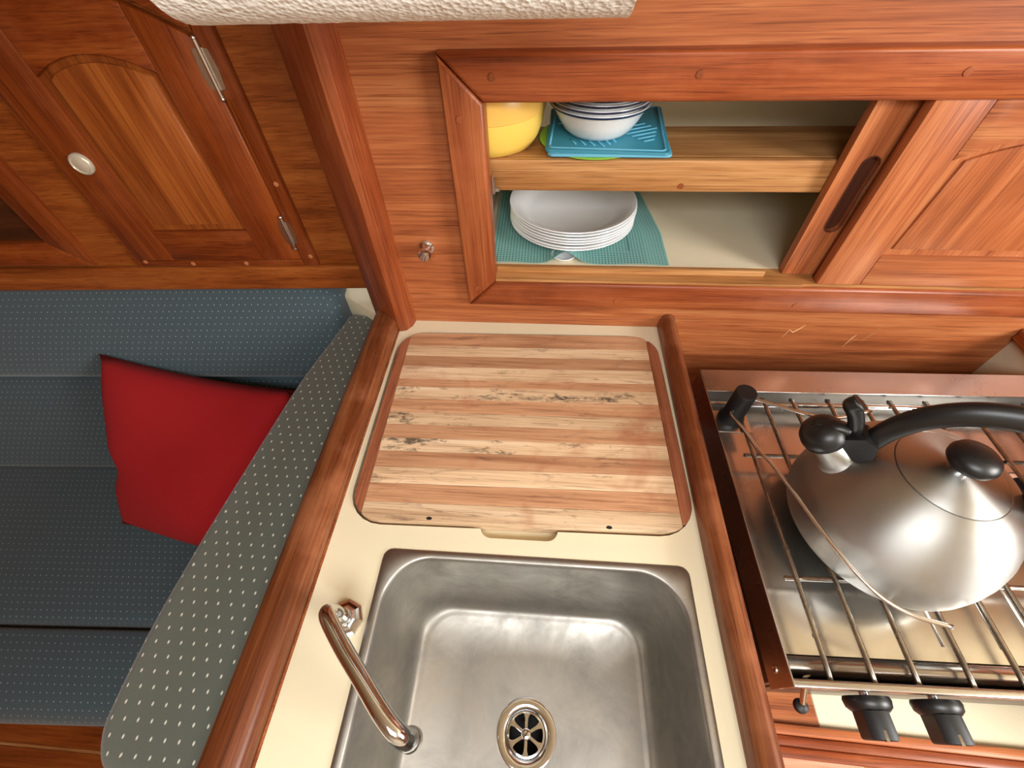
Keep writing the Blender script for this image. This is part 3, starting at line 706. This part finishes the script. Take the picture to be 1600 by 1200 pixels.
obj('side_plate', sbox(SW - 0.002, SW, 0.0, SD, -0.055, 0.0), M_stain, st)
obj('back_flange', sbox(0.0024, SW - 0.0022, 0.0, 0.0455, -0.0025, -0.0002, 0.0006, 1), M_stain, st, smooth=40)
obj('back_wall', sbox(0.0024, SW - 0.0022, 0.043, 0.0448, PZ, -0.003), plain('stove_dull_steel', (0.20, 0.19, 0.175, 1), 0.5, 0.8), st)
obj('front_rail', sbox(0.0005, SW, SD - 0.0075, SD, -0.012, 0.0002, 0.0015, 2), M_stain, st, smooth=40)
obj('front_panel', sbox(0.0024, SW - 0.0022, SD - 0.006, SD - 0.004, -0.090, -0.0125), plain('stove_front_dark', (0.10, 0.085, 0.07, 1), 0.3, 0.8), st)
bm = B(); sadd(bm, 0.0024, SW - 0.0022, 0.045, SD - 0.035, PZ - 0.002, PZ)
pn = obj('pan', bm, M_stain, st)
for a in (0.16, 0.205, 0.27, 0.31):     # pressed ribs of the pan
    obj('rib', tube([S(a, 0.21, PZ - 0.0004), S(a, SD - 0.05, PZ - 0.0004)], 0.0022, 8, (1, 0.7)), M_stain, pn, smooth=True)
obj('rolled_lip', tube([S(0.0024, SD - 0.022, -0.034), S(SW - 0.0022, SD - 0.022, -0.034)], 0.0105, 20), M_stain, st, smooth=True)
obj('drip_channel', sbox(0.0024, SW - 0.0022, SD - 0.036, SD - 0.007, -0.056, -0.050), M_dark, st)
obj('drain_hole', lathe([(0, 0.0004), (0.0042, 0.0004), (0.0042, 0)], 16, Matrix.Translation(S(0.064, SD - 0.055, PZ))), M_dark, pn)
obj('oven_body', sbox(0.012, SW - 0.012, 0.02, SD - 0.01, -0.205, -0.0565), plain('stove_front_dark', None), st)
# burners
for a, b in ((0.175, 0.24), (0.40, 0.20)):
    bo = obj('burner', lathe([(0.0, -0.016), (0.030, -0.016), (0.034, -0.019), (0.034, -0.024), (0.026, -0.028), (0.024, PZ), (0.0, PZ)], 32, Matrix.Translation(S(a, b, 0))), M_nickel, st, smooth=40)
    obj('burner_cap', lathe([(0.0, -0.012), (0.022, -0.0125), (0.024, -0.015), (0.024, -0.016), (0, -0.016)], 28, Matrix.Translation(S(a, b, 0))), M_black, bo, smooth=40)
# wire grate
gr = obj('grate', tube([S(0.004, 0.0605, -0.0135), S(SW - 0.004, 0.0605, -0.0135)], 0.0045, 12), M_chrome, st, smooth=True, label='wire pot grate over the steel pan')
GZ = -0.0085
for a in (0.045, 0.090, 0.1345, 0.1900, 0.2420, 0.2840, 0.3380, 0.3960, 0.4400, 0.4850):
    b0, b1 = 0.054, SD - 0.006
    obj('grate_bar', tube(spline([S(a, b0, GZ - 0.004), S(a, b0 + 0.01, GZ), S(a, 0.2, GZ), S(a, b1 - 0.02, GZ), S(a, b1, GZ - 0.008)], 4), 0.0030, 10), M_rod, gr, smooth=True)
for b in (0.154, 0.323):
    obj('grate_cross_bar', tube([S(0.034, b, GZ - 0.0045), S(0.50, b, GZ - 0.0045)], 0.0028, 10), M_rod, gr, smooth=True)
# control knobs on short chrome shafts
for a in (0.103, 0.177):
    Mk = SM @ Matrix.Translation((a, -SD + 0.004, -0.056)) @ Matrix.Rotation(PI / 2, 4, 'X') @ Matrix.Rotation(0.25, 4, 'Z') @ Matrix.Diagonal((1.2, 1.2, 1.15, 1))
    kn = obj('control_knob', lathe([(0.0, 0.004), (0.0185, 0.004), (0.0195, 0.007), (0.0185, 0.0125), (0.0150, 0.016), (0.0, 0.016)], 32, Mk), M_blackr, st, smooth=40)
    bm = prism([(-0.0115, -0.012), (-0.006, -0.016), (0.006, -0.016), (0.0115, -0.012), (0.0105, 0.012), (0.005, 0.0165), (-0.005, 0.0165), (-0.0105, 0.012)], 0.0155, 0.0375, 'z', 0.002, 2, 1, M=Mk)
    obj('knob_grip', bm, M_black, kn, smooth=40)
    obj('shaft', lathe([(0.004, -0.004), (0.004, 0.004)], 14, Mk), M_chrome, kn, smooth=True)
    obj('pointer', box(-0.0012, 0.0012, 0.012, 0.0165, 0.030, 0.0382, M=Mk), M_chrome, kn)
bm = tube([S(0.030, SD - 0.010, -0.030), S(0.030, SD + 0.010, -0.052)], 0.0032, 10)
pg = obj('lock_pin', bm, M_nickel, st, smooth=40)
obj('pin_foot', lathe([(0, 0.0), (0.0075, 0.0), (0.0068, 0.005), (0.003, 0.008), (0, 0.008)], 16, Matrix.Translation(S(0.030, SD + 0.0125, -0.060))), M_black, pg, smooth=40)

# joinery below the stove, in front of it
RM = rotz(-1.2, (0.25, 0.02, 0))
jf = thing('stove_bay_joinery', 'teak trims and cream ledge in the bay below the stove knobs', 'cabinet', (0.5, 0.02, -0.30))
obj('ledge', box(0.2345, 0.40, 0.032, 0.30, -0.235, -0.215, M=RM), teak('x'), jf)
obj('cream_ledge', box(0.4005, 0.82, 0.027, 0.30, -0.235, -0.215, 0.001, 1, M=RM), M_liner, jf)
obj('trim_strip', box(0.2345, 0.82, 0.0195, 0.0315, -0.235, -0.205, 0.003, 2, M=RM), teak('x'), jf, smooth=40)
obj('trim_strip', box(0.2345, 0.82, 0.0080, 0.0190, -0.250, -0.214, 0.002, 2, M=RM), teak_red('x'), jf, smooth=40)
obj('trim_strip', box(0.2345, 0.82, -0.0045, 0.0075, -0.255, -0.222, 0.002, 2, M=RM), teak_red('x'), jf, smooth=40)
obj('door_panel', box(0.2345, 0.46, -0.10, -0.0050, -0.262, -0.245, M=RM), wood('pale_pink_teak', 'x', lin(176, 116, 88), lin(206, 150, 120), lin(222, 172, 142)), jf)
obj('door_panel', box(0.4605, 0.82, -0.10, -0.0050, -0.268, -0.250, M=RM), teak('x'), jf)

# ================================================================== KETTLE
KX, KY, KZ = 0.4433, 0.2441, -0.0052
kt = thing('kettle', 'brushed steel whistling kettle with black handle on the stove grate', 'kettle', (KX, KY, KZ))
K0 = Matrix.Translation((KX, KY, 0))
prof = [(0.0, KZ), (0.100, KZ), (0.1085, KZ + 0.001), (0.1105, 0.0), (0.1112, 0.006), (0.1105, 0.010), (0.1112, 0.014), (0.1108, 0.026), (0.1085, 0.042), (0.1035, 0.060), (0.0955, 0.078), (0.0850, 0.095), (0.0720, 0.109), (0.0600, 0.1170), (0.0530, 0.1195), (0.0515, 0.1185), (0.0, 0.1185)]
obj('body', lathe(prof, 96, K0), M_kettle, kt, smooth=50)
ld = obj('lid', lathe([(0.0515, 0.1190), (0.0518, 0.1202), (0.0505, 0.1212), (0.040, 0.1250), (0.026, 0.1285), (0.012, 0.1305), (0.0, 0.1308)], 72, K0), M_kettle, kt, smooth=50)
obj('knob_ferrule', lathe([(0.0095, 0.1300), (0.0098, 0.1335), (0.0075, 0.1360), (0.0068, 0.1400)], 28, K0), M_chrome, ld, smooth=40)
obj('lid_knob', lathe([(0.0, 0.1375), (0.010, 0.1378), (0.0170, 0.1400), (0.0215, 0.1450), (0.0225, 0.1500), (0.0205, 0.1555), (0.0150, 0.1600), (0.0070, 0.1622), (0.0, 0.1626)], 40, K0), M_blackr, ld, smooth=True)
ka = math.radians(157.0); kd = Vector((math.cos(ka), math.sin(ka), 0)); kn_ = Vector((-math.sin(ka), math.cos(ka), 0))
def KP(r, z, s=0.0): return Vector((KX, KY, 0)) + kd * r + kn_ * s + Vector((0, 0, z))
axis = (KP(0.132, 0.126) - KP(0.078, 0.072)).normalized()
SPM = Matrix.Translation(KP(0.080, 0.073)) @ axis.to_track_quat('Z', 'Y').to_matrix().to_4x4()
obj('spout', lathe([(0.0235, -0.004), (0.0232, 0.012), (0.0215, 0.017), (0.0195, 0.021), (0.0185, 0.055), (0.0150, 0.055), (0.0150, 0.005)], 36, SPM), M_kettle, kt, smooth=50)
wc = obj('whistle_cap', lathe([(0.0, 0.077), (0.010, 0.0762), (0.018, 0.0725), (0.0228, 0.065), (0.0242, 0.057), (0.0235, 0.050), (0.0205, 0.0475), (0.0, 0.0475)], 40, SPM), M_blackr, kt, smooth=50)
for k in (-1, 0, 1):
    p0 = [SPM @ Vector((k * 0.0065 + 0.002, y, 0.0778 - 0.55 * abs(y) ** 1.2 * 2.2 - abs(k) * 0.0012)) for y in (-0.011, -0.005, 0, 0.005, 0.011)]
    obj('whistle_slot', tube(p0, 0.0011, 6), M_dark, wc)
# bracket and lever linking the cap to the handle
def kprism(pts, s0, s1): 
    bm = B(); lo = [bm.verts.new(KP(r, z, s0)) for r, z in pts]; hi = [bm.verts.new(KP(r, z, s1)) for r, z in pts]; n = len(pts)
    bm.faces.new(lo); bm.faces.new(hi[::-1])
    for i in range(n): bm.faces.new((lo[i], hi[i], hi[(i + 1) % n], lo[(i + 1) % n]))
    bmesh.ops.bevel(bm, geom=bm.edges[:], offset=0.0012, segments=2, affect='EDGES'); return bm
hd = obj('handle', tube(spline([KP(0.080, 0.104), KP(0.079, 0.128), KP(0.075, 0.155), KP(0.062, 0.184), KP(0.036, 0.207), KP(0.0, 0.217), KP(-0.036, 0.211), KP(-0.066, 0.187), KP(-0.080, 0.155), KP(-0.083, 0.128), KP(-0.080, 0.100)], 8), lambda t: 0.0085 + 0.0025 * math.sin(PI * t), 20, (1.15, 0.8)), M_blackr, kt, smooth=True)
obj('bracket', kprism([(0.066, 0.103), (0.092, 0.086), (0.103, 0.104), (0.108, 0.128), (0.090, 0.140), (0.074, 0.132)], -0.0115, 0.0115), M_blackr, hd, smooth=40)
obj('bracket', kprism([(-0.066, 0.103), (-0.092, 0.088), (-0.094, 0.12), (-0.084, 0.14), (-0.072, 0.135)], -0.0115, 0.0115), M_blackr, hd, smooth=40)
obj('lever', tube(spline([KP(0.098, 0.128), KP(0.104, 0.146), KP(0.112, 0.160), KP(0.120, 0.170), KP(0.117, 0.178)], 6), lambda t: 0.0062 + 0.002 * t, 12, (1.2, 0.8)), M_blackr, wc, smooth=True)
obj('lever_arm', tube(spline([KP(0.104, 0.134), KP(0.116, 0.134), KP(0.124, 0.128)], 5), 0.007, 12, (1.2, 0.8)), M_blackr, wc, smooth=True)

# ================================================================== POT CLAMP
pc = thing('pot_clamp', 'black post pot clamp with two bent steel rods at stove corner', 'clamp', (0.2965, 0.3935, -0.012))
CM = Matrix.Translation((0.2965, 0.3965, 0))
obj('post', lathe([(0, -0.012), (0.0185, -0.012), (0.0185, -0.004), (0.0155, 0.000), (0.0150, 0.054), (0.0138, 0.0558), (0.0, 0.0558)], 36, CM), M_black, pc, smooth=40)
obj('foot_plate', box(0.274, 0.324, 0.372, 0.412, -0.0145, -0.0122, 0.0005, 1), M_stain, pc)
obj('clamp_rod', tube(spline([(0.2900, 0.3900, 0.020), (0.2830, 0.3800, 0.022), (0.2890, 0.3500, 0.030), (0.2959, 0.3070, 0.040), (0.3035, 0.2900, 0.043), (0.3190, 0.2450, 0.045), (0.3400, 0.1870, 0.044), (0.3560, 0.1560, 0.042), (0.3736, 0.1340, 0.040), (0.3980, 0.1190, 0.040), (0.4302, 0.1105, 0.040)], 6), 0.0026, 10), M_nickel, pc, smooth=True)
obj('clamp_rod', tube(spline([(0.300, 0.394, 0.036), (0.3121, 0.3960, 0.040), (0.3380, 0.3780, 0.050), (0.3667, 0.3577, 0.060), (0.400, 0.3540, 0.060), (0.45, 0.368, 0.060)], 6), 0.0024, 10), M_nickel, pc, smooth=True)

# ================================================================== LOCKER CONTENTS
def dup(root, loc, label):
    r = root.copy(); COL.objects.link(r); r.location = loc; r['label'] = label
    for ch in root.children:
        c = ch.copy(); COL.objects.link(c); c.parent = r
    return r
# plates
PLC = (0.0462, 0.722)
nP, dzP = 7, 0.0052
plate_prof = [(0.0, 0.0), (0.070, 0.0), (0.074, 0.0006), (0.088, 0.0085), (0.1010, 0.0185), (0.1085, 0.0222), (0.1095, 0.0233), (0.1088, 0.0244), (0.1065, 0.0242), (0.098, 0.0205), (0.085, 0.0110), (0.072, 0.0032), (0.0, 0.0024)]
ord_ = ['bottom', 'second', 'third', 'fourth', 'fifth', 'sixth', 'top']
p0 = obj('plate', lathe(plate_prof, 72), M_white, None, smooth=60)
p0.location = (PLC[0], PLC[1], 0.1150)
labs = ['bottom white plate of the stack on the teal mesh'] + ['%s white plate from the bottom of the stack on teal mesh' % n for n in ord_[1:6]] + ['topmost white plate of the stack below the shelf']
tag(p0, labs[0], 'plate', 'stacked white plates')
for i in range(1, nP):
    p = p0.copy(); COL.objects.link(p); p.location = (PLC[0] + random.uniform(-.0008, .0008), PLC[1] + random.uniform(-.0008, .0008), 0.1150 + dzP * i); p['label'] = labs[i]
# teal mesh mat under the plates (open grid over an added shade sheet)
def mesh_mat():
    nx, ny = 56, 45; x0, x1, y0, y1 = -0.088, 0.205, 0.6135, 0.850
    def P(i, j, k=0.0):
        a, b = i / nx, j / ny; x = x0 + (x1 - x0) * a; y = y0 + (y1 - y0) * b
        e = math.exp(-((a - 0.42) / 0.075) ** 2)
        y += 0.013 * e * max(0, 1 - b / 0.2)
        if a > .5: x -= 0.035 * ((a - .5) * 2) * max(0, b - 0.40) ** 1.0
        z = 0.1132 + 0.0012 * (1 + math.sin(a * 17 + b * 3)) * (0.3 if 0.15 < a < .8 and b > .15 else 1)
        z += 0.012 * e * max(0, 1 - b / 0.22) + 0.012 * max(0, (0.06 - a) / 0.06) * b
        return Vector((x, y, z + k))
    t = thing('mesh_mat', 'teal grid weave nonslip mat under the white plates', 'mat', (0.06, 0.725, 0.112))
    bm = B(); hw = 0.00135
    def quad(a, b, d): bm.faces.new([bm.verts.new(q) for q in (a - d, a + d, b + d, b - d)])
    for i in range(nx + 1):
        for j in range(ny): quad(P(i, j), P(i, j + 1), Vector((hw * (1.5 if i > nx - 7 else 1), 0, 0)))
    for j in range(ny + 1):
        for i in range(nx): quad(P(i, j, .0003), P(i + 1, j, .0003), Vector((0, hw, 0)))
    bmesh.ops.solidify(bm, geom=bm.faces[:], thickness=0.0008)
    obj('weave', bm, M_mesh, t)
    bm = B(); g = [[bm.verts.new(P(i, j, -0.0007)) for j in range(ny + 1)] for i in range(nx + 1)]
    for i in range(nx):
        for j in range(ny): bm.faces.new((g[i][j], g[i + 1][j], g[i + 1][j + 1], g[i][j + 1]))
    obj('gap_shade_sheet', bm, plain('gap_shade_teal', lin(62, 118, 118), 0.8), t)  # added dark sheet, the shade inside the holes put into its colour
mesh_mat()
o = obj('saucer', lathe([(0.0, 0.0), (0.014, 0.0), (0.020, 0.003), (0.0215, 0.005), (0.020, 0.006), (0.014, 0.003), (0.0, 0.0025)], 40), M_white, None, smooth=60); o.location = (0.033, 0.6362, 0.1122)
tag(o, 'white dish edge peeking out under the teal mesh', 'dish')
# yellow container
yc = thing('storage_bowl', 'yellow plastic storage bowl with lid on the upper shelf', 'bowl', (-0.0880, 0.6820, 0.2812))
YM = Matrix.Translation((-0.0880, 0.6820, 0.2812))
obj('body', lathe([(0, 0), (0.062, 0), (0.067, 0.002), (0.0735, 0.013), (0.0790, 0.028), (0.0812, 0.042), (0.0818, 0.0560), (0.0, 0.0560)], 64, YM), M_yellow, yc, smooth=50)
obj('lid', lathe([(0.0822, 0.0460), (0.0834, 0.0468), (0.0836, 0.060), (0.082, 0.080), (0.076, 0.088), (0.0, 0.090)], 64, YM), M_yellow2, yc, smooth=50)
# silicone trivets and green plate
gp = obj('shallow_plate', lathe([(0, 0), (0.050, 0), (0.070, 0.0015), (0.0765, 0.0032), (0.0770, 0.004), (0.075, 0.0046), (0.050, 0.0018), (0, 0.0016)], 56), M_green, None, smooth=60); gp.location = (0.0635, 0.6825, 0.2814)
tag(gp, 'lime green plate under the blue trivets', 'plate')
def trivet(z, rot, label, mt, lift=0.0, yoff=0.0):
    t = thing('trivet', label, 'trivet', (0.0845, 0.6965 + yoff, z), 'silicone trivets on the upper shelf')
    Mz = Matrix.Translation((0.0845, 0.6965 + yoff, z)) @ Matrix.Rotation(math.radians(rot), 4, 'Z')
    bm = prism(rrect(-0.084, 0.084, -0.084, 0.084, 0.008, 4), 0.0, 0.0035, 'z', 0.0012, 2, 1, M=Mz)
    obj('slab', bm, mt, t, smooth=40)
    rim = rrect(-0.078, 0.078, -0.078, 0.078, 0.006, 3)
    bm = B(); add_tube(bm, [Mz @ Vector((p[0], p[1], 0.0036)) for p in rim + rim[:1]], 0.0014, 6); obj('rim', bm, M_teal_l, t, smooth=True)
    for q in range(4):                       # fans of raised ribs in each corner
        for k in range(6):
            a = q * PI / 2 + PI / 4; c = 0.016 + k * 0.011; d = Vector((math.cos(a), math.sin(a), 0)); s = Vector((-math.sin(a), math.cos(a), 0)); L2 = max(0.004, 0.100 - c - 0.012)
            obj('rib', tube([Mz @ (d * c + Vector((0, 0, .0037))), Mz @ (d * c + s * 0.0 + Vector((0, 0, .0037))), Mz @ (d * c + (d * 0.3 + s).normalized() * min(L2, 0.05) + Vector((0, 0, .0037)))][0::2], 0.0012, 6), M_teal_l, t, smooth=True)
    return t
t1 = trivet(0.2862, -1.0, 'lower light blue silicone trivet on the lime plate', M_teal_l, yoff=-0.001)
t2 = trivet(0.2899, -4.0, 'upper teal ribbed silicone trivet directly under the bowls', M_teal)
# bowls
bwp = [(0.0, 0.0), (0.037, 0.0), (0.0415, 0.0015), (0.0490, 0.0080), (0.0575, 0.0210), (0.0640, 0.0335), (0.0680, 0.0385), (0.0702, 0.0400), (0.0698, 0.0411), (0.0675, 0.0408), (0.0620, 0.0350), (0.055, 0.0210), (0.047, 0.0100), (0.039, 0.0045), (0.0, 0.0035)]
BC = (0.0690, 0.6805, 0.2942)
b0 = thing('cereal_bowl', 'lowest white bowl with navy rim line on the teal trivet', 'bowl', BC, 'stacked white bowls')
MB0 = Matrix.Translation(BC)
obj('body', lathe(bwp, 72, MB0), M_white, b0, smooth=60)
obj('rim_band', lathe([(0.0690, 0.0372), (0.0706, 0.0394), (0.0709, 0.0404), (0.0697, 0.0394)], 72, MB0, closed=True), M_blueline, b0, smooth=True)
for i, nm in enumerate(('second white bowl with navy rim line from the bottom', 'third white bowl with navy rim line from the bottom', 'topmost white bowl with navy rim line in the stack')):
    dup(b0, (BC[0] + 0.0006 * (i - 1), BC[1] + 0.0008 * i, BC[2] + 0.0062 * (i + 1)), nm)

# ================================================================== PAPER TOWEL
pt = thing('paper_towel_roll', 'white embossed paper towel roll hanging above the galley', 'paper towel', (-0.098, 0.372, 0.545))
def roll():
    bm = B(); n, m, r = 120, 70, 0.0600; x0, x1 = -0.2440, 0.0480; rings = []
    rnd = random.Random(3)
    for i in range(m + 1):
        x = x0 + (x1 - x0) * i / m; rings.append([bm.verts.new((x, 0.372 + (r + rnd.uniform(-.0003, .0003)) * math.cos(2 * PI * k / n), 0.5400 + (r + rnd.uniform(-.0003, .0003)) * math.sin(2 * PI * k / n))) for k in range(n)])
    for a, b in zip(rings, rings[1:]):
        for k in range(n): bm.faces.new((a[k], b[k], b[(k + 1) % n], a[(k + 1) % n]))
    for ring, x in ((rings[0], x0), (rings[-1], x1)):
        inner = [bm.verts.new((x, 0.372 + 0.021 * math.cos(2 * PI * k / n), 0.5400 + 0.021 * math.sin(2 * PI * k / n))) for k in range(n)]
        for k in range(n): bm.faces.new((ring[k], ring[(k + 1) % n], inner[(k + 1) % n], inner[k]))
    return bm
obj('paper', roll(), M_paper, pt, smooth=60)
tb = lathe([(0.0208, -0.2435), (0.0208, 0.0475), (0.0196, 0.0475), (0.0196, -0.2435)], 40, Matrix.Translation((0, 0.372, 0.5400)) @ Matrix.Rotation(PI / 2, 4, 'Y'), closed=True)
obj('cardboard_tube', tb, plain('cardboard', lin(170, 130, 90), 0.9), pt, smooth=40)
hold = thing('towel_holder', 'wooden dowel holder carrying the paper towel roll', 'holder', (-0.098, 0.372, 0.66))
obj('dowel', tube([(-0.262, 0.372, 0.5325), (0.066, 0.372, 0.5325)], 0.0115, 18), teak('x'), hold, smooth=40)
for x in (-0.262, 0.058):
    obj('bracket', prism(rrect(0.352, 0.392, 0.52, 0.66, 0.012, 4), x, x + 0.010, 'x', 0.002, 2), teak('z'), hold, smooth=40)
